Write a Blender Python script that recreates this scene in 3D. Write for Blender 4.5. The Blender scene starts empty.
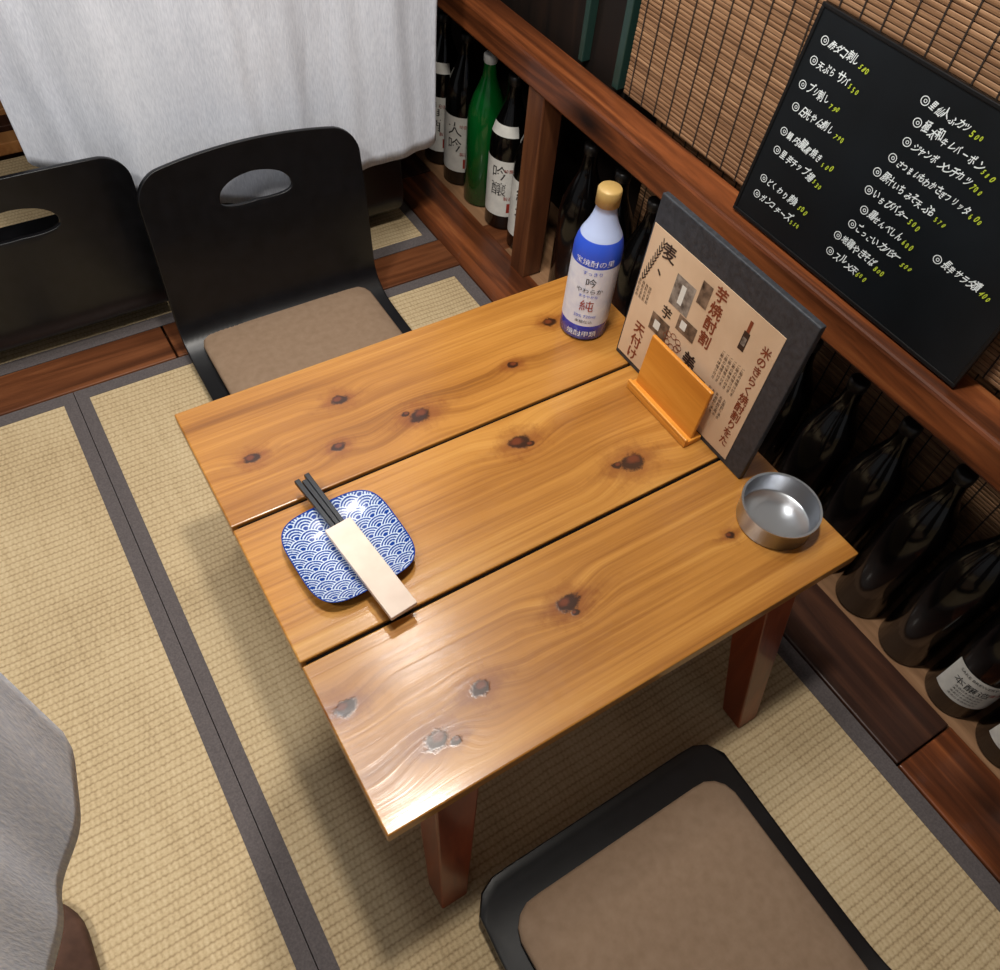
import bpy, math, random
from mathutils import Vector, Matrix
random.seed(4)
scene = bpy.context.scene
try:
    scene.view_settings.view_transform = 'Standard'
    scene.view_settings.look = 'None'
except Exception as e:
    print(e)

# ------------------------------------------------------------------ helpers
def lin(c):
    return tuple(((v/255.0)/12.92 if v/255.0 <= 0.04045 else ((v/255.0+0.055)/1.055)**2.4) for v in c) + (1.0,)

class MB:
    def __init__(s): s.v=[]; s.f=[]; s.m=[]
    def add(s, verts, faces, m=0):
        o=len(s.v); s.v += [tuple(p) for p in verts]
        for f in faces: s.f.append(tuple(i+o for i in f)); s.m.append(m)
    def box(s,x0,x1,y0,y1,z0,z1,m=0):
        v=[(x0,y0,z0),(x1,y0,z0),(x1,y1,z0),(x0,y1,z0),(x0,y0,z1),(x1,y0,z1),(x1,y1,z1),(x0,y1,z1)]
        s.add(v,[(0,3,2,1),(4,5,6,7),(0,1,5,4),(1,2,6,5),(2,3,7,6),(3,0,4,7)],m)
    def hexa(s,bot,top,m=0):
        s.add(list(bot)+list(top),[(0,3,2,1),(4,5,6,7),(0,1,5,4),(1,2,6,5),(2,3,7,6),(3,0,4,7)],m)
    def lathe(s, prof, seg=40, cx=0, cy=0, cz=0):
        o=len(s.v)
        for r,z,m in prof:
            for i in range(seg):
                a=2*math.pi*i/seg
                s.v.append((cx+r*math.cos(a),cy+r*math.sin(a),cz+z))
        for k in range(len(prof)-1):
            for i in range(seg):
                j=(i+1)%seg
                s.f.append((o+k*seg+i,o+k*seg+j,o+(k+1)*seg+j,o+(k+1)*seg+i)); s.m.append(prof[k+1][2])
    def build(s,name,mats,smooth=False,bevel=0,parent=None,segs=2):
        me=bpy.data.meshes.new(name); me.from_pydata(s.v,[],s.f)
        for m in mats: me.materials.append(m)
        me.polygons.foreach_set('material_index',s.m)
        if smooth: me.polygons.foreach_set('use_smooth',[True]*len(s.f))
        me.update()
        o=bpy.data.objects.new(name,me); scene.collection.objects.link(o)
        if bevel:
            b=o.modifiers.new('bevel','BEVEL'); b.width=bevel; b.segments=segs; b.limit_method='ANGLE'
        if parent: o.parent=parent
        return o

def empty(name,loc=(0,0,0),rz=0):
    e=bpy.data.objects.new(name,None); scene.collection.objects.link(e)
    e.location=loc; e.rotation_euler=(0,0,rz); e.empty_display_size=.05
    return e

def nm(name, col, rough=.5, metal=0, coat=0, spec=None, trans=0):
    m=bpy.data.materials.new(name); m.use_nodes=True
    b=m.node_tree.nodes['Principled BSDF']
    b.inputs['Base Color'].default_value=lin(col); b.inputs['Roughness'].default_value=rough
    b.inputs['Metallic'].default_value=metal; b.inputs['Coat Weight'].default_value=coat
    b.inputs['Coat Roughness'].default_value=.1
    if spec is not None: b.inputs['Specular IOR Level'].default_value=spec
    if trans: b.inputs['Transmission Weight'].default_value=trans
    return m
def N(m,t,**kw):
    n=m.node_tree.nodes.new(t)
    for k,v in kw.items(): setattr(n,k,v)
    return n
def L(m,a,b): m.node_tree.links.new(a,b)
def bsdf(m): return m.node_tree.nodes['Principled BSDF']
def ramp(m,stops,fac):
    r=N(m,'ShaderNodeValToRGB'); cr=r.color_ramp
    while len(cr.elements)<len(stops): cr.elements.new(.5)
    for e,(p,c) in zip(cr.elements,stops): e.position=p; e.color=lin(c)
    L(m,fac,r.inputs[0]); return r.outputs[0]
def mapping(m,scale,rot=(0,0,0)):
    tc=N(m,'ShaderNodeTexCoord'); mp=N(m,'ShaderNodeMapping')
    mp.inputs['Scale'].default_value=scale; mp.inputs['Rotation'].default_value=rot
    L(m,tc.outputs['Object'],mp.inputs[0]); return mp.outputs[0]
def noise(m,vec,scale=1,detail=4,rough=.5,dist=0):
    n=N(m,'ShaderNodeTexNoise'); n.inputs['Scale'].default_value=scale; n.inputs['Detail'].default_value=detail
    n.inputs['Roughness'].default_value=rough; n.inputs['Distortion'].default_value=dist
    L(m,vec,n.inputs['Vector']); return n.outputs['Fac']
def bump(m,h,strength=.3,dist=.002):
    b=N(m,'ShaderNodeBump'); b.inputs['Strength'].default_value=strength; b.inputs['Distance'].default_value=dist
    L(m,h,b.inputs['Height']); L(m,b.outputs[0],bsdf(m).inputs['Normal']); return b
def math_(m,op,a,b=None,c=None):
    n=N(m,'ShaderNodeMath',operation=op)
    for i,x in enumerate((a,b,c)):
        if x is None: continue
        if isinstance(x,(int,float)): n.inputs[i].default_value=x
        else: L(m,x,n.inputs[i])
    return n.outputs[0]
def mixc(m,fac,a,b):
    mx=N(m,'ShaderNodeMix',data_type='RGBA'); L(m,fac,mx.inputs[0]); L(m,a,mx.inputs[6])
    if isinstance(b,tuple): mx.inputs[7].default_value=lin(b)
    else: L(m,b,mx.inputs[7])
    return mx.outputs[2]
def noisy(name,c1,c2,scale=(1,1,1),rough=.5,ns=1,bmp=0,coat=0,detail=5,lo=.3,hi=.7,spec=None,bd=.002):
    m=nm(name,c1,rough,coat=coat,spec=spec)
    f=noise(m,mapping(m,scale),ns,detail)
    L(m,ramp(m,[(lo,c1),(hi,c2)],f),bsdf(m).inputs['Base Color'])
    if bmp: bump(m,f,bmp,bd)
    return m
def wood(name,stops,axis='y',rough=.4,coat=0,knots=0,k=1.0,spec=.35):
    m=nm(name,stops[0][1],rough,coat=coat,spec=spec)
    s=[26*k,26*k,26*k]; s['xyz'.index(axis)]=1.6*k
    v=mapping(m,tuple(s)); f=noise(m,v,1,6,.6,.6)
    col=ramp(m,stops,f)
    if knots:
        s2=[7,7,7]; s2['xyz'.index(axis)]=2.6
        vo=N(m,'ShaderNodeTexVoronoi'); vo.inputs['Scale'].default_value=1.0
        L(m,mapping(m,tuple(s2)),vo.inputs['Vector'])
        mr=N(m,'ShaderNodeMapRange'); mr.inputs[1].default_value=.05; mr.inputs[2].default_value=.3
        mr.inputs[3].default_value=1; mr.inputs[4].default_value=0; L(m,vo.outputs['Distance'],mr.inputs[0])
        col=mixc(m,math_(m,'MULTIPLY',mr.outputs[0],knots),col,(30,14,8))
    L(m,col,bsdf(m).inputs['Base Color']); bump(m,f,.2,.001)
    return m

def text_geo(s,size):
    cu=bpy.data.curves.new('tmp','FONT'); cu.body=s; cu.size=size; cu.resolution_u=2
    ob=bpy.data.objects.new('tmp',cu); scene.collection.objects.link(ob)
    dg=bpy.context.evaluated_depsgraph_get(); dg.update()
    me=bpy.data.meshes.new_from_object(ob.evaluated_get(dg))
    v=[tuple(p.co) for p in me.vertices]; f=[tuple(p.vertices) for p in me.polygons]
    bpy.data.objects.remove(ob); bpy.data.curves.remove(cu); bpy.data.meshes.remove(me)
    return v,f
def put_text(mb,s,size,org,right,up,x,y,m,rot=0,sx=1,shear=0,lift=.0012,bold=0,sy=1):
    v,f=text_geo(s,size); n=right.cross(up); c,sn=math.cos(rot),math.sin(rot)
    offs=[(0,0)] if not bold else [(-bold,0),(bold,0),(0,bold),(0,-bold)]
    w=max([p[0] for p in v],default=0)*sx
    for k,(ox,oy) in enumerate(offs):
        vv=[]
        for p in v:
            a=p[0]*sx+shear*p[1]+ox; b=p[1]*sy+oy
            a,b=a*c-b*sn,a*sn+b*c
            vv.append(org+right*(x+a)+up*(y+b)+n*(lift+k*.00003))
        mb.add(vv,f,m)
    return w
def handwrite(mb,s,size,org,right,up,x,y,m,slope=0,bold=0,adv=.8):
    cx=x
    for ch in s:
        k=size*random.uniform(.74,1.10)
        if ch in 'いりしんけくつっのょー': k*=.9
        put_text(mb,ch,k,org,right,up,cx,y+(cx-x)*slope+random.uniform(-.0014,.0014),m,rot=random.uniform(-.2,.14),sx=random.uniform(.64,.86),shear=random.uniform(.1,.4),bold=bold)
        cx+=size*adv*random.uniform(.9,1.08)*(.9 if not ch.isdigit() else .72)
    return cx-x
def vtext(mb,s,size,org,right,up,x,y,m,bold=0,step=1.05):
    for i,ch in enumerate(s):
        put_text(mb,ch,size,org,right,up,x,y-(i+1)*size*step,m,bold=bold,rot=random.uniform(-.06,.06))

def smoothpath(pts,n):
    P=[Vector(p) for p in pts]; P=[P[0]*2-P[1]]+P+[P[-1]*2-P[-2]]; out=[]
    for i in range(1,len(P)-2):
        for k in range(n):
            t=k/n; a,b,c,d=P[i-1],P[i],P[i+1],P[i+2]
            out.append(.5*((2*b)+(c-a)*t+(2*a-5*b+4*c-d)*t*t+(3*b-a-3*c+d)*t**3))
    out.append(P[-2]); return out

# ------------------------------------------------------------------ materials
def tatami_mat():
    m=nm('tatami_weave',(200,178,132),.8,spec=.25)
    tc=N(m,'ShaderNodeTexCoord'); sp=N(m,'ShaderNodeSeparateXYZ'); L(m,tc.outputs['Object'],sp.inputs[0])
    wv=noise(m,mapping(m,(7,5,1)),1,2)
    x=sp.outputs[0]; y=math_(m,'MULTIPLY_ADD',wv,.008,sp.outputs[1])
    pitch=.0136
    yr=math_(m,'DIVIDE',y,pitch); rowp=math_(m,'FLOOR',yr); fr=math_(m,'FRACT',yr)
    g=math_(m,'ABSOLUTE',math_(m,'SUBTRACT',fr,.5)); 
    gr=N(m,'ShaderNodeMapRange',interpolation_type='SMOOTHSTEP'); L(m,g,gr.inputs[0]); gr.inputs[1].default_value=.26; gr.inputs[2].default_value=.52; gr.inputs[3].default_value=1; gr.inputs[4].default_value=0
    xs=math_(m,'ADD',math_(m,'MULTIPLY',x,2*math.pi/.0085),math_(m,'MULTIPLY',rowp,math.pi))
    rx=math_(m,'MULTIPLY_ADD',math_(m,'SINE',xs),.5,.5)
    n1=noise(m,mapping(m,(230,230,1)),1,3,.6)
    n2=noise(m,mapping(m,(2.4,2.4,1)),1,5,.6)
    n3=noise(m,mapping(m,(120,5,1)),1,2)
    h=math_(m,'MULTIPLY_ADD',rx,.55,gr.outputs[0])
    f=math_(m,'ADD',math_(m,'MULTIPLY_ADD',h,.15,math_(m,'MULTIPLY',n1,.42)),math_(m,'MULTIPLY_ADD',n2,.42,math_(m,'MULTIPLY',n3,.16)))
    L(m,ramp(m,[(.28,(110,92,66)),(.50,(156,134,100)),(.66,(188,166,129)),(.90,(210,192,157))],f),bsdf(m).inputs['Base Color'])
    bump(m,h,.32,.001)
    return m
M_tat=tatami_mat()
M_heri=noisy('tatami_border_cloth',(82,76,76),(100,93,92),(300,300,300),.85,1,.2,spec=.2)
M_dark=wood('dark_stained_wood',[(.25,(22,11,7)),(.5,(50,27,17)),(.75,(78,44,27))],'y',.5,0,.8)
M_darkx=wood('dark_stained_wood_x',[(.25,(48,24,13)),(.5,(98,56,32)),(.75,(134,82,50))],'x',.4,.1,.8)
M_rail=wood('rail_wood',[(.25,(40,19,10)),(.46,(92,48,25)),(.60,(132,72,38)),(.78,(172,110,64))],'y',.38,.2,1.0)
M_sill=wood('side_sill_wood',[(.25,(26,15,11)),(.5,(58,34,24)),(.75,(90,56,38))],'y',.45,.05,.9)
M_shelf=wood('shelf_wood',[(.25,(104,74,50)),(.5,(142,106,76)),(.75,(170,132,98))],'y',.55)
M_post=wood('post_wood',[(.2,(44,23,14)),(.45,(86,49,29)),(.75,(126,78,46))],'z',.45,.05,.6)
M_leg=wood('table_leg_wood',[(.2,(84,32,15)),(.5,(128,55,28)),(.8,(162,78,42))],'z',.32,.3,0)
M_wall=wood('wall_board',[(.25,(12,8,6)),(.6,(28,18,12)),(.8,(44,28,18))],'z',.6)
M_black=noisy('black_lacquer_ply',(8,8,10),(15,15,18),(40,40,40),.34,1,.04,spec=.4)
M_suede=noisy('brown_suede',(136,113,92),(146,123,102),(60,60,60),.95,1,.08,spec=.15)
def cloth(name,c1,c2,wr=0,ws=.4,fine=.3):
    m=nm(name,c1,.9,spec=.2)
    a=noise(m,mapping(m,(420,420,70)),1,2); b=noise(m,mapping(m,(6,6,2)),1,3)
    f=math_(m,'MULTIPLY_ADD',a,.6,math_(m,'MULTIPLY',b,.4))
    L(m,ramp(m,[(.35,c1),(.65,c2)],f),bsdf(m).inputs['Base Color'])
    b1=bump(m,a,fine,.001)
    if wr:
        w=noise(m,mapping(m,(11,11,3)),1,3,.45,.5)
        b2=N(m,'ShaderNodeBump'); b2.inputs['Strength'].default_value=ws; b2.inputs['Distance'].default_value=wr
        L(m,w,b2.inputs['Height']); L(m,b2.outputs[0],b1.inputs['Normal'])
    return m
M_noren=cloth('noren_linen',(200,205,216),(226,230,239),.012,.55)
M_noren2=cloth('noren_linen_coarse',(208,218,234),(240,244,250),.006,.3,.7)

KN=[(.3226,.8729,.0115),(.4214,.7837,.0155),(.7351,.8713,.0105),(.6168,.81,.009),(.1561,.8254,.0105),(.2778,.7847,.0095),
    (.5344,.6587,.0155),(.6697,.5394,.018),(.4363,.3815,.0145),(.2662,.3358,.012),(.1063,.3976,.013),(.1856,.3044,.0145),(.7157,.3559,.007),
    (.402,.7960,.006),(.548,.6480,.006),(.645,.5450,.007),(.437,.364,.006),(.206,.292,.007)]
def table_wood():
    m=nm('pine_honey_varnish',(180,120,50),.28,coat=.38,spec=.4)
    bsdf(m).inputs['Coat Roughness'].default_value=.15
    tc=N(m,'ShaderNodeTexCoord'); P=tc.outputs['Object']
    sp=N(m,'ShaderNodeSeparateXYZ'); L(m,P,sp.inputs[0])
    warp=None; core=None; halo=None; heart=None; streak=None
    nz=N(m,'ShaderNodeTexNoise'); nz.inputs['Scale'].default_value=75; nz.inputs['Detail'].default_value=5; nz.inputs['Roughness'].default_value=.65; L(m,P,nz.inputs['Vector'])
    wob=math_(m,'MULTIPLY_ADD',nz.outputs['Fac'],1.5,.25)
    mxf=lambda a,b: b if a is None else math_(m,'MAXIMUM',a,b)
    for i,(kx,ky,r) in enumerate(KN):
        s=N(m,'ShaderNodeVectorMath',operation='SUBTRACT'); L(m,P,s.inputs[0]); s.inputs[1].default_value=(kx,ky,.38)
        def dist(sx,sy,ox=0,oy=0):
            src=s.outputs[0]
            if ox or oy:
                t=N(m,'ShaderNodeVectorMath',operation='ADD'); L(m,src,t.inputs[0]); t.inputs[1].default_value=(ox,oy,0); src=t.outputs[0]
            q=N(m,'ShaderNodeVectorMath',operation='MULTIPLY'); L(m,src,q.inputs[0]); q.inputs[1].default_value=(sx,sy,0)
            l=N(m,'ShaderNodeVectorMath',operation='LENGTH'); L(m,q.outputs[0],l.inputs[0]); return l.outputs['Value']
        d0=dist(.75,1.05); d=math_(m,'MULTIPLY',d0,wob); d2=math_(m,'MULTIPLY',dist(.20,1.5),wob)
        dh=math_(m,'MULTIPLY',dist(.75,1.05,-r*.25*(1 if i%2 else -1),-r*.25),wob)
        def mr(dd,a,b):
            k=N(m,'ShaderNodeMapRange',interpolation_type='SMOOTHSTEP'); k.inputs[1].default_value=a; k.inputs[2].default_value=b
            k.inputs[3].default_value=1; k.inputs[4].default_value=0; L(m,dd,k.inputs[0]); return k.outputs[0]
        w=mr(d0,0,r*4.8); c=mr(d,r*.66,r*1.08); h=mr(d,r*.8,r*2.9); he=mr(dh,r*.2,r*.62); st=mr(d2,r*.3,r*1.5)
        w=math_(m,'MULTIPLY',w,(-1 if i%2 else 1)*r/.015)
        warp = w if warp is None else math_(m,'ADD',warp,w)
        core=mxf(core,c); halo=mxf(halo,h); heart=mxf(heart,he); streak=mxf(streak,st)
    yw=math_(m,'MULTIPLY_ADD',warp,.020,sp.outputs[1])
    oi=N(m,'ShaderNodeObjectInfo')
    def gcoord(sx,sy,sz):
        cb=N(m,'ShaderNodeCombineXYZ'); L(m,math_(m,'MULTIPLY',sp.outputs[0],sx),cb.inputs[0]); L(m,math_(m,'MULTIPLY',yw,sy),cb.inputs[1])
        L(m,math_(m,'MULTIPLY',oi.outputs['Random'],sz),cb.inputs[2]); return cb.outputs[0]
    g=noise(m,gcoord(.9,85,9),1,6,.62,.15)
    g2=noise(m,gcoord(1.8,9,3),1,3)
    g3=noise(m,gcoord(6,230,5),1,3,.6)
    f=math_(m,'ADD',math_(m,'MULTIPLY_ADD',g,.44,math_(m,'MULTIPLY',g2,.40)),math_(m,'MULTIPLY',g3,.16))
    col=ramp(m,[(.30,(116,70,24)),(.42,(152,98,38)),(.52,(176,120,52)),(.62,(192,138,66)),(.74,(214,164,92))],f)
    col=mixc(m,math_(m,'MULTIPLY',streak,.32),col,(108,54,18))
    col=mixc(m,math_(m,'MULTIPLY',halo,.52),col,(116,54,18))
    col=mixc(m,math_(m,'MULTIPLY',core,.92),col,(38,17,9))
    col=mixc(m,math_(m,'MULTIPLY',heart,.8),col,(112,54,26))
    L(m,col,bsdf(m).inputs['Base Color'])
    rr=N(m,'ShaderNodeMapRange'); L(m,nz.outputs['Fac'],rr.inputs[0]); rr.inputs[3].default_value=.24; rr.inputs[4].default_value=.40
    L(m,rr.outputs[0],bsdf(m).inputs['Roughness'])
    und=noise(m,gcoord(9,30,4),1,2)
    b=bump(m,math_(m,'ADD',math_(m,'MULTIPLY_ADD',und,.8,g),math_(m,'MULTIPLY',core,.6)),.2,.002)
    L(m,b.outputs[0],bsdf(m).inputs['Coat Normal'])
    return m
M_table=table_wood()

# ------------------------------------------------------------------ room
mb=MB(); mb.box(-2.2,1.30,-1.6,3.2,-.10,-.035); mb.build('floor',[M_darkx])
def tatami(x0,x1,y0,y1,bl=.026,br=.026,bt=.0,bb=0):
    mb=MB(); e=.0012
    mb.box(x0,x1,y0,y1,-.035,0,0)
    if bl: mb.box(x0,x0+bl,y0,y1,-.03,e,1)
    if br: mb.box(x1-br,x1,y0,y1,-.03,e,1)
    if bt: mb.box(x0+bl,x1-br,y1-bt,y1,-.03,e,1)
    if bb: mb.box(x0+bl,x1-br,y0,y0+bb,-.03,e,1)
    return mb.build('tatami_mat',[M_tat,M_heri])
tatami(-1.03,-.055,-.42,1.492,bt=.03)
tatami(-.0535,.922,-.42,1.492,br=.034,bt=.03)
tatami(-1.03,-.055,-1.6,-.423)
tatami(-.0535,.922,-1.6,-.423)
tatami(-1.03,.922,1.612,2.45,bt=0,bb=.035)
mb=MB()
for i in range(3):
    mb.box(-1.72+.95*i,-.775+.95*i,1.495,1.609,-.035,.003)
mb.build('trim_back_sill',[M_darkx],bevel=.002)
mb=MB()
ys=[-1.6,-.02,.98,1.9,3.1]
for i,(a,b) in enumerate(zip(ys[:-1],ys[1:])): mb.box(.924,1.062,a,b-.003,-.035,.006,1 if i in (0,2) else 0)
mb.build('trim_side_sill',[M_sill,M_rail],bevel=.003)
mb=MB(); mb.box(1.0625,1.30,-1.6,3.1,-.035,.002); mb.build('bottle_shelf',[M_shelf])
mb=MB(); mb.box(1.30,1.34,-1.6,3.2,-.1,2.4); mb.build('wall_right',[M_wall])
mb=MB(); mb.box(-2.2,1.34,3.2,3.24,-.1,2.4); mb.build('wall_back',[M_wall])
mb=MB(); mb.box(-2.2,1.34,-1.6,3.24,2.4,2.44); mb.build('ceiling',[noisy('ceiling_board',(90,76,60),(110,92,74),(3,30,3),.8)])
mb=MB(); mb.box(1.035,1.115,-1.5,3.1,.485,.55); mb.build('trim_rail',[M_rail],bevel=.006)
for y in (1.37,2.75,-1.05):
    mb=MB(); mb.box(1.04,1.095,y,y+.062,.006,.485); mb.build('trim_post',[M_post],bevel=.003)
mb=MB(); mb.box(1.14,1.17,1.235,3.15,.5,2.38,0); mb.box(1.118,1.14,1.235,1.255,.55,2.38,1); mb.box(1.118,1.14,1.36,1.375,.55,2.38,1)
mb.build('wall_side_panel',[M_wall,nm('green_painted_frame',(34,58,52),.3)],bevel=.002)

# ------------------------------------------------------------------ bamboo blinds
def bamboo():
    m=nm('bamboo_slat',(160,112,76),.6,spec=.3)
    a=noise(m,mapping(m,(3,5,150)),1,3,.6)
    L(m,ramp(m,[(.3,(104,74,50)),(.5,(138,102,72)),(.7,(168,130,96))],a),bsdf(m).inputs['Base Color']); return m
M_bam=bamboo(); M_thread=nm('blind_thread',(42,30,22),.8); M_gap=nm('blind_backing',(66,46,32),.8)
def blind(x,y0,y1,z0,z1,nm_='bamboo_blind'):
    mb=MB(); p=.0080; n=int((z1-z0)/p)
    for i in range(n):
        z=z0+i*p; r=.00365; dx=random.uniform(-.0004,.0004)
        ring=[(x+dx+.0013*math.cos(a),z+r+r*math.sin(a)) for a in [k*math.pi/4 for k in range(8)]]
        v=[(q[0],y0,q[1]) for q in ring]+[(q[0],y1,q[1]) for q in ring]
        mb.add(v,[(k,k+8,(k+1)%8+8,(k+1)%8) for k in range(8)]+[tuple(range(8)),tuple(reversed(range(8,16)))],0)
    y=y0+.02
    while y<y1:
        mb.box(x-.0028,x-.0012,y,y+.0024,z0,z1,1); y+=.040
    mb.box(x+.003,x+.004,y0,y1,z0,z1,2)
    return mb.build(nm_,[M_bam,M_thread,M_gap])
blind(1.124,-1.3,1.22,.553,1.75)
blind(1.235,-1.3,1.22,.06,.53)

# ------------------------------------------------------------------ low table
T=empty('low_table',(0,0,0))
ysp=[(.2345,.4748),(.4812,.7148),(.7212,.9656)]
for i,(a,b) in enumerate(ysp):
    mb=MB(); mb.box(.082,.868,a,b,.354,.38); mb.build('plank_%d'%(i+1),[M_table],bevel=.0022,parent=T)
M_bat=wood('batten_wood',[(.3,(140,86,44)),(.7,(186,130,76))],'y',.45)
mb=MB()
for x in (.125,.745): mb.box(x,x+.075,.25,.95,.334,.3535)
mb.build('battens',[M_bat],bevel=.002,parent=T)
mb=MB()
for y in (.478,.718): mb.box(.09,.86,y-.0028,y+.0028,.3541,.374)
mb.build('gap_fill_strips',[nm('gap_fill_dark',(12,8,6),.9,spec=.1)],parent=T)  # dark strips added so the gaps between planks look black
def leg(n,top,bot,w=.064,bw=.044):
    mb=MB(); q=lambda a,c,z,w:[(a,c,z),(a+w,c,z),(a+w,c+w,z),(a,c+w,z)]
    mb.hexa(q(bot[0],bot[1],.0016,bw),q(top[0],top[1],.3338,w))
    mb.build('leg_%d'%n,[M_leg],bevel=.003,parent=T)
leg(1,(.150,.243),(.136,.188)); leg(2,(.708,.243),(.722,.170))
leg(3,(.148,.89),(.136,.945)); leg(4,(.708,.89),(.724,.945))

# ------------------------------------------------------------------ legless chairs
def rr_radius(theta,hx,hy_up,hy_dn,r):
    c,s=math.cos(theta),math.sin(theta); lo,hi=0,2
    def inside(x,y):
        hy=hy_up if y>0 else hy_dn; ax,ay=abs(x),abs(y)
        if ax>hx or ay>hy: return False
        dx,dy=ax-(hx-r),ay-(hy-r)
        return not(dx>0 and dy>0 and dx*dx+dy*dy>r*r)
    for _ in range(26):
        m=(lo+hi)/2
        if inside(c*m,s*m): lo=m
        else: hi=m
    return lo
prof=smoothpath([(.050,.430,0),(.040,.352,0),(.020,.238,0),(.005,.142,0),(-.010,.072,0),(-.05,.034,0),(-.11,.02,0),(-.25,.018,0),(-.40,.024,0),(-.472,.036,0)],12)
cum=[0]
for a,b in zip(prof[:-1],prof[1:]): cum.append(cum[-1]+(b-a).length)
TL=cum[-1]
def prof_at(s):
    s=max(0,min(TL,s))
    for i in range(len(cum)-1):
        if s<=cum[i+1]+1e-9:
            t=(s-cum[i])/max(1e-9,cum[i+1]-cum[i]); return prof[i].lerp(prof[i+1],t)
    return prof[-1]
def pillow(mb,w,d,h,r,cx,cy,z0,m=0,n=96,rings=14):
    o=len(mb.v); outl=[]
    for k in range(n):
        a=2*math.pi*k/n; R=rr_radius(a,w/2,d/2,d/2,r); outl.append((R*math.cos(a),R*math.sin(a)))
    lev=[(1-.03,0.0),(1,.25*h),(1,.6*h)]
    for i in range(1,rings+1):
        t=i/rings; q=1-t; lev.append((max(q,0)*1.0 if i>1 else .975, h*(.6+.4*(1-(q)**6))))
    for (q,z) in lev:
        for (x,y) in outl: mb.v.append((cx+x*q,cy+y*q,z0+z))
    for i in range(len(lev)-1):
        for k in range(n):
            j=(k+1)%n; mb.f.append((o+i*n+k,o+i*n+j,o+(i+1)*n+j,o+(i+1)*n+k)); mb.m.append(m)
    mb.f.append(tuple(o+k for k in reversed(range(n)))); mb.m.append(m)
def zaisu(loc,rz,cushion=True,lean=1.0):
    E=empty('legless_chair',loc,rz); n=192; rings=48; mb=MB()
    s0=.104; hx=.242
    for i in range(rings+1):
        t=i/rings
        for k in range(n):
            a=2*math.pi*k/n
            R=rr_radius(a,hx,s0,TL-s0,.055)
            sg=lambda v,p:math.copysign(abs(v)**p,v)
            hxx=.080*sg(math.cos(a),.85); hyy=(.040 if math.sin(a)>0 else .022)*sg(math.sin(a),.85)
            hyy-=.10*abs(hxx)*.6
            x=hxx*(1-t)+R*math.cos(a)*t; y=hyy*(1-t)+R*math.sin(a)*t
            s=s0-y; s=max(0,s)
            top=max(0,1-s/.35); x*=1-.02*top
            p=prof_at(s); back=max(0,min(1,(.40-s)/.25))
            px=p.x*lean if p.x>0 else p.x
            yy=px-back*.35*x*x; zz=p.y-top*.3*x*x
            mb.v.append((x,yy,zz+.008))
    for i in range(rings):
        for k in range(n):
            j=(k+1)%n; mb.f.append((i*n+k,(i+1)*n+k,(i+1)*n+j,i*n+j)); mb.m.append(0)
    ob=mb.build('seat_shell',[M_black],smooth=True,parent=E)
    sd=ob.modifiers.new('thick','SOLIDIFY'); sd.thickness=.011; sd.offset=0
    bv=ob.modifiers.new('bevel','BEVEL'); bv.width=.003; bv.segments=2; bv.limit_method='ANGLE'; bv.angle_limit=1.0
    if cushion:
        mb=MB(); pillow(mb,.412,.395,.032,.045,0,-.218,.034); mb.build('seat_cushion',[M_suede],smooth=True,parent=E)
    return E
zaisu((.438,1.506,0),0)
zaisu((-.02,1.600,.0),math.pi,False,-.35)
zaisu((.622,1.690,.0),math.pi,False,-.3)
zaisu((.414,-.288,0),math.pi)
mb=MB(); pillow(mb,.42,.42,.05,.09,-.522,.30,.001); mb.build('floor_cushion',[noisy('dark_brown_fabric',(72,48,36),(90,62,48),(50,50,50),.9,1,.15)],smooth=True)

# ------------------------------------------------------------------ noren curtains
def noren(path_fn,zb_fn,ztop,nu,nv,mat,name='noren_curtain'):
    mb=MB()
    for i in range(nu+1):
        u=i/nu; zb=zb_fn(u)
        for j in range(nv+1):
            v=j/nv; z=zb+(ztop-zb)*v; x,y=path_fn(u,z); mb.v.append((x,y,z))
    for i in range(nu):
        for j in range(nv):
            a=i*(nv+1)+j; mb.f.append((a,a+nv+1,a+nv+2,a+1)); mb.m.append(0)
    o=mb.build(name,[mat],smooth=True); s=o.modifiers.new('thick','SOLIDIFY'); s.thickness=.0016
    return o
def p1(u,z):
    t=min(1,u/.5); t=t*t*(3-2*t)
    x=.048+.864*u; y=1.765-.140*t-.02*u
    a=1-.45*t
    y+=a*(.009*math.sin(u*19+.8*math.sin(z*3))+.005*math.sin(u*47+z*2.5)+.005*math.sin(u*8+z*3)+.002*math.sin(u*95+z*5))
    x+=.005*math.sin(z*6+u*14); return x,y
def z1(u):
    r=.035; s=min(u,1-u)*.87; c=0 if s>=r else r-math.sqrt(max(0,r*r-(r-s)**2))
    return .345-.070*u-.070*math.sin(math.pi*min(1,u*1.06))**1.3+c*.5+.003*math.sin(u*19)
noren(p1,z1,2.1,200,70,M_noren)
pp=smoothpath([(-.165,.455,0),(-.20,.365,0),(-.25,.26,0),(-.34,.05,0),(-.46,-.3,0)],20)
cm=[0]
for a,b in zip(pp[:-1],pp[1:]): cm.append(cm[-1]+(b-a).length)
def p2(u,z):
    s=u*cm[-1]
    for i in range(len(cm)-1):
        if s<=cm[i+1]+1e-9:
            t=(s-cm[i])/(cm[i+1]-cm[i]); p=pp[i].lerp(pp[i+1],t); break
    w=.005*math.sin(s*30+z*3)+.003*math.sin(s*70+z*6)
    return p.x+w-.006,p.y
def z2(u):
    s=u*cm[-1]; r=.085; c=0 if s>=r else r-math.sqrt(max(0,r*r-(r-s)**2)); return .450+c+max(0,s-.1)*.06
noren(p2,z2,2.1,140,70,M_noren2)

mb=MB()
for i in range(5): mb.box(-.9,1.0,2.47+.09*i,2.53+.09*i,0,.035,i%2)
mb.build('slatted_floor_rack',[M_bat,M_dark],bevel=.003)

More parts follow.
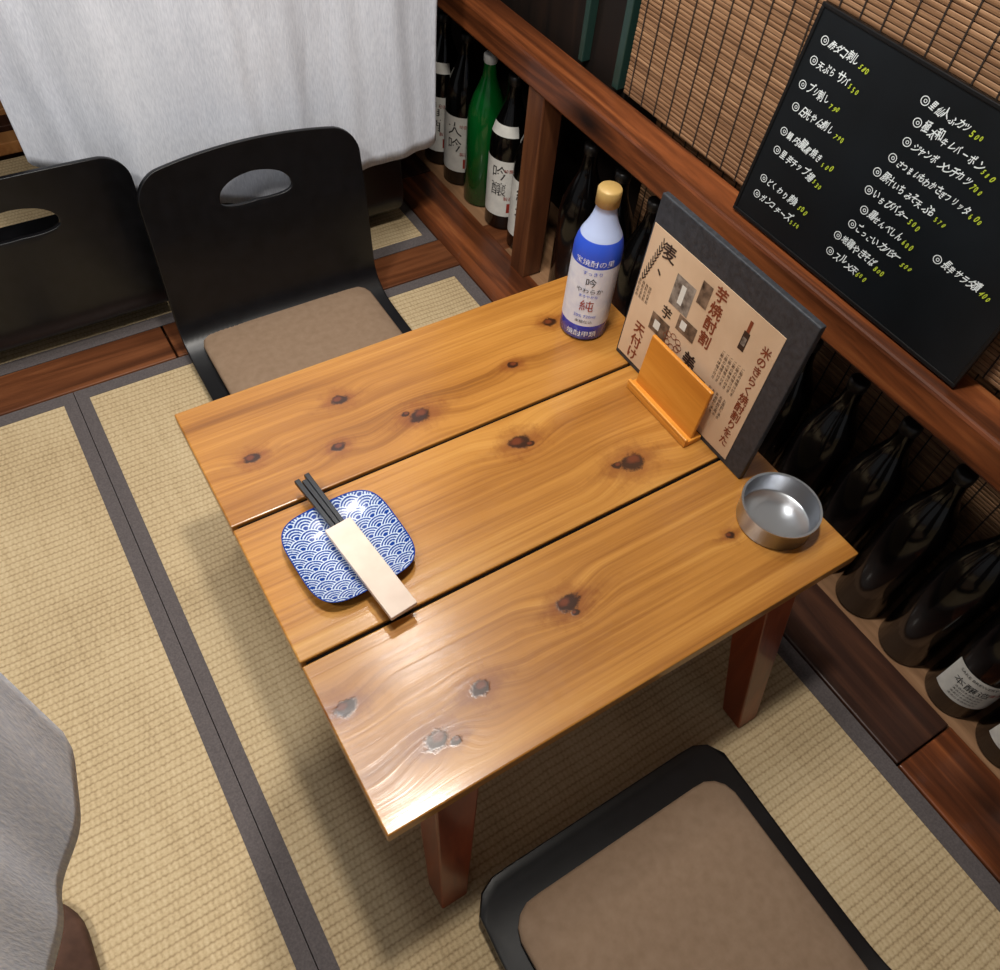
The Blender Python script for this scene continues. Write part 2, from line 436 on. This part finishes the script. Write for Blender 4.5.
# ------------------------------------------------------------------ sake bottles
M_gl=nm('dark_bottle_glass',(6,5,5),.12,spec=.42); M_gg=nm('green_bottle_glass',(6,78,28),.12,spec=.5)
M_lab=noisy('paper_label',(196,194,188),(218,216,208),(40,40,40),.7); M_ink=nm('label_ink',(28,24,24),.7)
M_red=nm('label_red',(150,44,30),.6); M_capw=nm('bottle_cap_white',(190,190,188),.4); M_capd=nm('bottle_cap_dark',(20,17,16),.4)
def sake_bottle(x,y,ang=None,glass=0,cap=1,lh=.13,txt='純米',name='sake_bottle',z0=.045,small=False,neck=False):
    mb=MB(); R=.0525
    P=[(0,0,0),(.044,0,0),(R,.006,0),(R,.235,0),(.0495,.262,0),(.040,.295,0),(.026,.328,0),(.0185,.35,0),(.016,.375,0),(.0165,.382,0),(.0165,.384,1),(.018,.386,1),(.018,.402,1),(.014,.405,1),(0,.405,1)]
    mb.lathe(P,36)
    if ang is not None:
        Rl=R+.0006; z1=z0+lh; seg=24; half=1.15; o=len(mb.v)
        for k in range(seg+1):
            a=ang-half+2*half*k/seg
            for z in (z0,z1): mb.v.append((Rl*math.cos(a),Rl*math.sin(a),z))
        for k in range(seg): mb.f.append((o+2*k,o+2*k+2,o+2*k+3,o+2*k+1)); mb.m.append(2)
        def cyl(s,size,da,zz,m,sx=.9):
            v,f=text_geo(s,size)
            mb.add([((Rl+.0005)*math.cos(ang+da+p[0]/Rl*sx),(Rl+.0005)*math.sin(ang+da+p[0]/Rl*sx),zz+p[1]*.85) for p in v],f,m)
        if small:
            cyl('SAKE BREWERY',.011,-.85,z1-.014,3); cyl('本醸造',.024,-.8,z1-.042,3); cyl('清酒',.013,.35,z1-.035,4)
            for i in range(4): cyl('清酒日本酒製造元',.007,-.6,z1-.052-.009*i,3)
        else:
            for i,ch in enumerate(txt): cyl(ch,.05,-.38,z1-.046*(i+1)-.004,3)
            cyl('吟醸酒',.014,.3,z1-.03,4); cyl('製造',.014,.35,z0+.05,4)
            v=[((Rl+.0006)*math.cos(ang+t),(Rl+.0006)*math.sin(ang+t),z) for t,z in ((.55,z0+.012),(.85,z0+.012),(.85,z0+.04),(.55,z0+.04))]
            mb.add(v,[(0,1,2,3)],4)
        if neck:
            o=len(mb.v)
            for k in range(seg+1):
                a=ang-.9+1.8*k/seg
                for r_,z in ((.0493,.268),(.0412,.294)): mb.v.append((r_*math.cos(a),r_*math.sin(a),z))
            for k in range(seg): mb.f.append((o+2*k,o+2*k+2,o+2*k+3,o+2*k+1)); mb.m.append(2)
    o=mb.build(name,[[M_gl,M_gg][glass],[M_capw,M_capd][cap],M_lab,M_ink,M_red],smooth=True)
    o.location=(x,y,.0025); return o
A=math.pi*1.16
for y in [-.440,-.325,-.210,-.095,.020,.135,.250,.365,.480,.595,.710,.825,.940,1.055,1.170,1.285]:
    lab=y in (-.210,-.095,.020)
    sake_bottle(1.122+random.uniform(-.003,.003),y,A if lab else None,0,1,.088,z0=.048,small=True)
for y,ang,g,t in [(1.495,A,0,'純米'),(1.61,A,0,'吟醸'),(1.725,None,1,''),(1.84,A,0,'大吟'),(1.955,A,0,'清酒'),(2.07,None,0,'')]:
    sake_bottle(1.13,y,ang,g,1 if g==0 else 0,.16,t,neck=(y in (1.61,1.955)))

# ------------------------------------------------------------------ blackboard with handwriting
org=Vector((1.062,.818,.5545)); right=Vector((0,-1,0)); up=Vector((.043,0,.33)).normalized(); nrm=right.cross(up)
BW,BH=.49,.335
B=empty('menu_blackboard',(0,0,0))
mb=MB()
def pl(a,b,c): return org+right*a+up*b+nrm*c
def slab(mb,a0,a1,b0,b1,c0,c1,m):
    mb.hexa([pl(a0,b0,c0),pl(a1,b0,c0),pl(a1,b1,c0),pl(a0,b1,c0)],[pl(a0,b0,c1),pl(a1,b0,c1),pl(a1,b1,c1),pl(a0,b1,c1)],m)
slab(mb,0,BW,0,BH,-.006,0,0)
mb.build('board_panel',[noisy('blackboard_surface',(8,12,15),(15,20,24),(9,9,9),.45,1,spec=.35)],bevel=.002,parent=B)
mb=MB(); fr=.006
slab(mb,0,BW,0,fr,-.007,.002,0); slab(mb,0,BW,BH-fr,BH,-.007,.002,0); slab(mb,0,fr,fr,BH-fr,-.007,.002,0); slab(mb,BW-fr,BW,fr,BH-fr,-.007,.002,0)
mb.build('board_frame',[nm('board_frame_black',(14,13,13),.45,spec=.35)],bevel=.001,parent=B)
mb=MB()
left=['@酢ダコ刺し|580','@天ぷらサバ|550','@ブリ刺し|790','@日光やば刺し|790','@鯛内臓黒焼き|500','@里芋チップ揚|530','@どくわり刺身|500','@ガンコチーズ|550']
zl=[.288,.258,.222,.190,.150,.120,.070,.042]
rightc=['@里仙人ふカツ|500','@極太和牛レバーポン|580','@ジャンボメンチカツ|700','@さつまいもわかさぎフリッタ|600','@豚汁いちみそ天ぷら|570','@いちびバター|500','@鶏せんべしん|600','@ごっこいカバター|500','@地鶏やきそば|800','@スルメ天|600']
random.seed(9)
def row(s,x,y,size,slope):
    a,p=s.split('|')
    for (r0,r1,c) in ((.0052,.0064,(0,0)),(.0016,.0026,(.0006,0))):
        o=len(mb.v); n=16
        for k in range(n):
            t=2*math.pi*k/n
            for r in (r0*1.1,r1*1.1): mb.v.append(pl(x+.005+c[0]+r*math.cos(t),y+.005+r*math.sin(t)*.9,.0012))
        for k in range(n):
            j=(k+1)%n; mb.f.append((o+2*k,o+2*j,o+2*j+1,o+2*k+1)); mb.m.append(0)
    w=handwrite(mb,a[1:],size,org,right,up,x+.0135,y,0,slope,bold=.00025)
    handwrite(mb,p,.0118,org,right,up,x+.016+w,y+w*slope-.002,1,slope,bold=.0003,adv=.85)
for s,z in zip(left,zl): row(s,.026+random.uniform(-.004,.004),z,.0172,random.uniform(-.04,.02))
for i,s in enumerate(rightc): row(s,.220+random.uniform(-.006,.010)-(.012*(i//4)),.290-i*.0275,.0160 if i!=3 else .0140,random.uniform(-.04,.02))
row('@長芋サラダ漬|400',.355,.130,.0150,0)
mb.build('chalk_writing',[nm('chalk_white',(222,228,228),.8),nm('chalk_yellow',(176,192,52),.8)],parent=B)

# ------------------------------------------------------------------ menu stand board on table
org=Vector((.7985,.757,.3805)); up=Vector((.014,0,.31)).normalized(); nrm=right.cross(up)
Mn=empty('menu_board',(0,0,0))
mb=MB(); slab(mb,0,.328,0,.312,-.012,0,0)
mb.build('binder_cover',[noisy('charcoal_leatherette',(34,38,44),(54,58,64),(120,120,120),.55,1,.4)],bevel=.002,parent=Mn)
mb=MB(); slab(mb,.004,.291,.010,.264,0,.0008,0)
mb.build('menu_page',[noisy('tan_menu_paper',(204,174,142),(226,198,166),(9,9,9),.42)],parent=Mn)
mb=MB()
def patch(a0,a1,b0,b1,m,l=.0012): 
    v=[pl(a0,b0,l),pl(a1,b0,l),pl(a1,b1,l),pl(a0,b1,l)]; mb.add(v,[(0,1,2,3)],m)
random.seed(2)
def art(name,c):
    return noisy(name,c[0],c[1],(70,70,70),.5,1)
patch(.078,.122,.168,.222,1); patch(.108,.150,.138,.166,2); patch(.055,.098,.098,.132,2); patch(.128,.150,.205,.245,2); patch(.165,.20,.060,.10,2); patch(.098,.128,.060,.092,2)
patch(.094,.104,.178,.212,4,.0013); patch(.115,.128,.145,.160,4,.0013); patch(.064,.078,.106,.122,4,.0013)
vtext(mb,'麦、',.030,org,right,up,.036,.258,0,bold=.0006)
vtext(mb,'芋、',.024,org,right,up,.070,.164,0,bold=.0005)
vtext(mb,'芋焼酎割',.026,org,right,up,.155,.262,3,bold=.0006)
vtext(mb,'天付け',.026,org,right,up,.026,.098,3,bold=.0007)
vtext(mb,'美味',.030,org,right,up,.140,.128,0,bold=.0007)
vtext(mb,'米のきらく焼酎割りをた',.0185,org,right,up,.264,.235,3,bold=.0004,step=1.0)
for i in range(6): vtext(mb,'ご飯の味噌汁付き',.0068,org,right,up,.205+.0085*i,.175,0)
for i in range(5): vtext(mb,'お酒割り湯水',.0068,org,right,up,.208+.0085*i,.105,0)
for i in range(4): vtext(mb,'焼酎お茶割',.0065,org,right,up,.006+.0085*i,.165,0)
patch(.226,.238,.195,.228,0); patch(.229,.235,.228,.248,3); patch(.228,.236,.204,.218,1,.0013)
def stroke(pts,w,m):
    for (a0,b0),(a1,b1) in zip(pts[:-1],pts[1:]):
        dx,dy=a1-a0,b1-b0; l=math.hypot(dx,dy) or 1; nx,ny=-dy/l*w,dx/l*w
        mb.add([pl(a0-nx,b0-ny,.0013),pl(a1-nx,b1-ny,.0013),pl(a1+nx,b1+ny,.0013),pl(a0+nx,b0+ny,.0013)],[(0,1,2,3)],m)
for j in range(11):
    a=.012+.0022*j; b=.165+.0078*j
    stroke([(a,b),(a+.006,b+.008)],.0011,0); stroke([(a,b),(a-.003,b+.010)],.0011,0)
for j in range(8):
    t=j*.8; cx,cy=.112+.016*math.cos(t),.112+.010*math.sin(t)
    stroke([(cx+.006*math.cos(q),cy+.005*math.sin(q)) for q in [k*math.pi/4 for k in range(9)]],.0006,3)
mb.build('menu_print',[nm('print_dark',(46,32,28),.5),art('photo_light',((70,60,54),(170,160,148))),art('photo_dark',((44,32,26),(140,116,96))),nm('print_brown',(128,58,32),.5),nm('print_cream',(222,222,214),.5)],parent=Mn)

M_hold=wood('holder_orange_wood',[(.25,(190,116,34)),(.5,(216,142,50)),(.8,(236,170,76))],'y',.38,.2)
H=empty('wooden_menu_holder',(0,0,0))
mb=MB(); z=.3805
mb.hexa([(.7755,.526,z+.01),(.7825,.526,z+.01),(.7825,.672,z+.01),(.7755,.672,z+.01)],[(.7835,.526,z+.112),(.790,.526,z+.112),(.790,.672,z+.112),(.7835,.672,z+.112)],0)
mb.build('front_plate',[M_hold],bevel=.0015,parent=H)
mb=MB(); mb.box(.761,.7965,.522,.676,z,z+.011); mb.box(.761,.767,.522,.676,z+.011,z+.018); mb.build('base_ledge',[M_hold],bevel=.0015,parent=H)

# ------------------------------------------------------------------ table bottle
M_bl=nm('blue_glass',(22,56,190),.2,coat=.4); M_lbl=noisy('frosted_label',(208,214,231),(228,232,240),(60,60,60),.4)
M_gold=nm('gold_cap',(180,148,88),.45,metal=.1); M_blu2=nm('blue_band',(46,82,200),.35); M_pale=nm('pale_blue_shoulder',(176,190,224),.3)
mb=MB(); R=.0415; ZS=.965
mb.lathe([(r_,z_*ZS,m_) for r_,z_,m_ in [(0,0,0),(.036,0,0),(R,.005,0),(R,.036,0),(R,.037,1),(R,.162,1),(R,.163,2),(.0410,.183,2),(.0385,.196,2),(.0345,.208,2),(.029,.219,7),(.0265,.224,7),(.021,.238,7),(.018,.25,7),(.0165,.262,7),(.0195,.263,3),(.0195,.289,3),(.0175,.292,3),(0,.292,3)]],48)
ang0=math.atan2(-.82,-.78)
def wrap(s,size,zc,m,off=0,sx=1,r=None):
    v,f=text_geo(s,size); w=max([p[0] for p in v]); r=r or R+.0007
    mb.add([(r*math.cos(ang0+off+(p[0]-w/2)*sx/r),r*math.sin(ang0+off+(p[0]-w/2)*sx/r),(zc+p[1])*ZS) for p in v],f,m)
wrap('宝焼酎の里',.014,.168,4); wrap('すっきり',.009,.149,2); wrap('吟',.020,.126,5)
wrap('やわらか',.012,.111,5); wrap('まろやかな',.007,.101,2); wrap('純',.026,.073,6); wrap('20% 720ml',.009,.056,2); wrap('本格仕込',.008,.044,5); wrap('焼酎甲類',.014,.013,4)
o=mb.build('shochu_bottle',[M_bl,M_lbl,M_blu2,M_gold,nm('print_white',(225,228,238),.5),M_ink,M_red,M_pale],smooth=True)
o.location=(.782,.836,.3805)

# ------------------------------------------------------------------ ashtray
def steel():
    m=nm('brushed_steel',(192,195,200),.28,metal=1)
    f=noise(m,mapping(m,(8,8,400)),1,3); bump(m,f,.1,.0005); return m
mb=MB()
mb.lathe([(0,0,0),(.056,0,0),(.0575,.002,0),(.0585,.036,0),(.0605,.038,0),(.0605,.040,0),(.057,.040,0),(.056,.038,0),(.0545,.006,0),(.052,.004,0),(.03,.0035,0),(0,.0035,0)],64)
o=mb.build('steel_ashtray',[steel()],smooth=True); o.location=(.794,.345,.3805)
e=o.modifiers.new('es','EDGE_SPLIT'); e.split_angle=.9

# ------------------------------------------------------------------ plate (seigaiha pattern)
HP=.0795
def wave(x,y):
    Rr=.0155; row=Rr*.52; j=math.ceil((y-Rr)/row)
    for q in range(j,j+6):
        yc=q*row; ox=Rr if q%2 else 0
        xc=round((x-ox)/(2*Rr))*2*Rr+ox
        d=math.hypot(x-xc,y-yc)/Rr
        if d<1:
            return 1 if (d>.92 or .70<d<.785 or .49<d<.57 or .27<d<.35) else 0
    return 0
mb=MB(); n=500; rings=130; cols=[]
def sup(a):
    c,s=math.cos(a),math.sin(a); return HP/((abs(c)**4.0+abs(s)**4.0)**(1/4.0))
for i in range(rings+1):
    r=i/rings
    for k in range(n):
        a=2*math.pi*k/n; x,y=r*sup(a)*math.cos(a),r*sup(a)*math.sin(a)
        mb.v.append((x,y,.009+.014*max(0,(r-.45)/.55)**1.8)); 
        w=wave(x*.85,y*.85) if r<.98 else 0
        cols.append(lin((202,216,230)) if w else lin((12,56,138)))
for i in range(rings):
    for k in range(n):
        j=(k+1)%n; mb.f.append((i*n+k,(i+1)*n+k,(i+1)*n+j,i*n+j)); mb.m.append(0)
M_pl=nm('seigaiha_glaze',(255,255,255),.22,coat=.25)
at=N(M_pl,'ShaderNodeAttribute'); at.attribute_name='pattern'; L(M_pl,at.outputs['Color'],bsdf(M_pl).inputs['Base Color'])
Pe=empty('square_plate',(.210,.602,.3805),.05)
o=mb.build('glazed_dish',[M_pl],smooth=True,parent=Pe)
ca=o.data.color_attributes.new('pattern','FLOAT_COLOR','POINT')
ca.data.foreach_set('color',[v for c in cols for v in c])
M_under=nm('dish_underside',(12,18,34),.3)
mb=MB(); L0=[(.6,0),(.6,.004),(.8,.007),(.995,.0215)]; n=120
for q,z in L0:
    for k in range(n):
        a=2*math.pi*k/n; mb.v.append((q*sup(a)*math.cos(a),q*sup(a)*math.sin(a),z))
for i in range(3):
    for k in range(n):
        j=(k+1)%n; mb.f.append((i*n+k,i*n+j,(i+1)*n+j,(i+1)*n+k)); mb.m.append(0)
mb.build('dish_foot',[M_under],smooth=True,parent=Pe)

C=empty('chopsticks_in_sleeve',(0,0,0))
a=Vector((.198,.729,.4135)); b=Vector((.2265,.472,.4085)); dr=(b-a).normalized(); sd=Vector((0,0,1)).cross(dr).normalized(); upv=dr.cross(sd)*-1
if upv.z<0: upv=-upv
M_st=nm('black_lacquer_stick',(10,14,20),.35,coat=.2)
for i,(o0,o1,sh) in enumerate([(-.0085,-.005,0),(.0005,.0005,.006),(.0085,.006,-.002)]):
    mb=MB()
    A0=a+sd*o0+dr*sh; B0=b+sd*o1-dr*.02; p=.0040; q2=.0026
    mb.add([A0+sd*q*p+upv*w*p for q,w in ((-1,-1),(1,-1),(1,1),(-1,1))]+[B0+sd*q*q2+upv*w*q2 for q,w in ((-1,-1),(1,-1),(1,1),(-1,1))],
           [(0,1,2,3),(7,6,5,4),(0,4,5,1),(1,5,6,2),(2,6,7,3),(3,7,4,0)])
    mb.build('stick_%d'%(i+1),[M_st],bevel=.0008,parent=C)
mb=MB(); S0=a+dr*.098; S1=b+dr*.005; hw=.0205; th=.0045
mb.hexa([S0-sd*hw-upv*th,S1-sd*hw-upv*th,S1+sd*hw-upv*th,S0+sd*hw-upv*th],[S0-sd*hw+upv*th,S1-sd*hw+upv*th,S1+sd*hw+upv*th,S0+sd*hw+upv*th])
mb.build('paper_sleeve',[noisy('sleeve_paper',(220,200,184),(234,216,200),(30,30,30),.85)],bevel=.0012,parent=C)

# ------------------------------------------------------------------ lights
def area(name,loc,tgt,size,p,col):
    l=bpy.data.lights.new(name,'AREA'); l.shape='DISK'; l.size=size; l.energy=p; l.color=col
    o=bpy.data.objects.new(name,l); scene.collection.objects.link(o); o.location=loc
    o.rotation_euler=(Vector(tgt)-Vector(loc)).to_track_quat('-Z','Y').to_euler(); return o
area('ceiling_lamp_table',(.36,.58,2.25),(.36,.58,0),.17,24,(1,.945,.865))
area('added_fill_seat',(.62,1.25,2.25),(.55,1.15,0),.20,8,(1,.95,.88))  # added soft fill over the far seat, not a known fixture
area('added_fill_aisle',(-.75,.3,2.3),(-.3,.5,0),.26,25,(1,.955,.89))  # added overhead fill to brighten the tatami on the left
area('added_fill_curtain',(.05,1.0,2.2),(.25,1.75,.4),.30,9,(.95,.97,1))  # added light aimed at the back noren to brighten it
w=bpy.data.worlds.new('room_ambient'); scene.world=w; w.use_nodes=True
w.node_tree.nodes['Background'].inputs[0].default_value=(.94,.96,1,1); w.node_tree.nodes['Background'].inputs[1].default_value=.22

# ------------------------------------------------------------------ camera
cd=bpy.data.cameras.new('camera'); cam=bpy.data.objects.new('camera',cd); scene.collection.objects.link(cam)
r=Vector((.8477,-.5252,.0750)).normalized(); bk=Vector((-.3674,-.4791,.7970)).normalized(); u=bk.cross(r).normalized(); r=u.cross(bk)
cam.matrix_world=Matrix(((r.x,u.x,bk.x,0),(r.y,u.y,bk.y,0),(r.z,u.z,bk.z,1.38),(0,0,0,1)))
cd.sensor_width=36; cd.lens=29.56; cd.clip_start=.02
scene.camera=cam
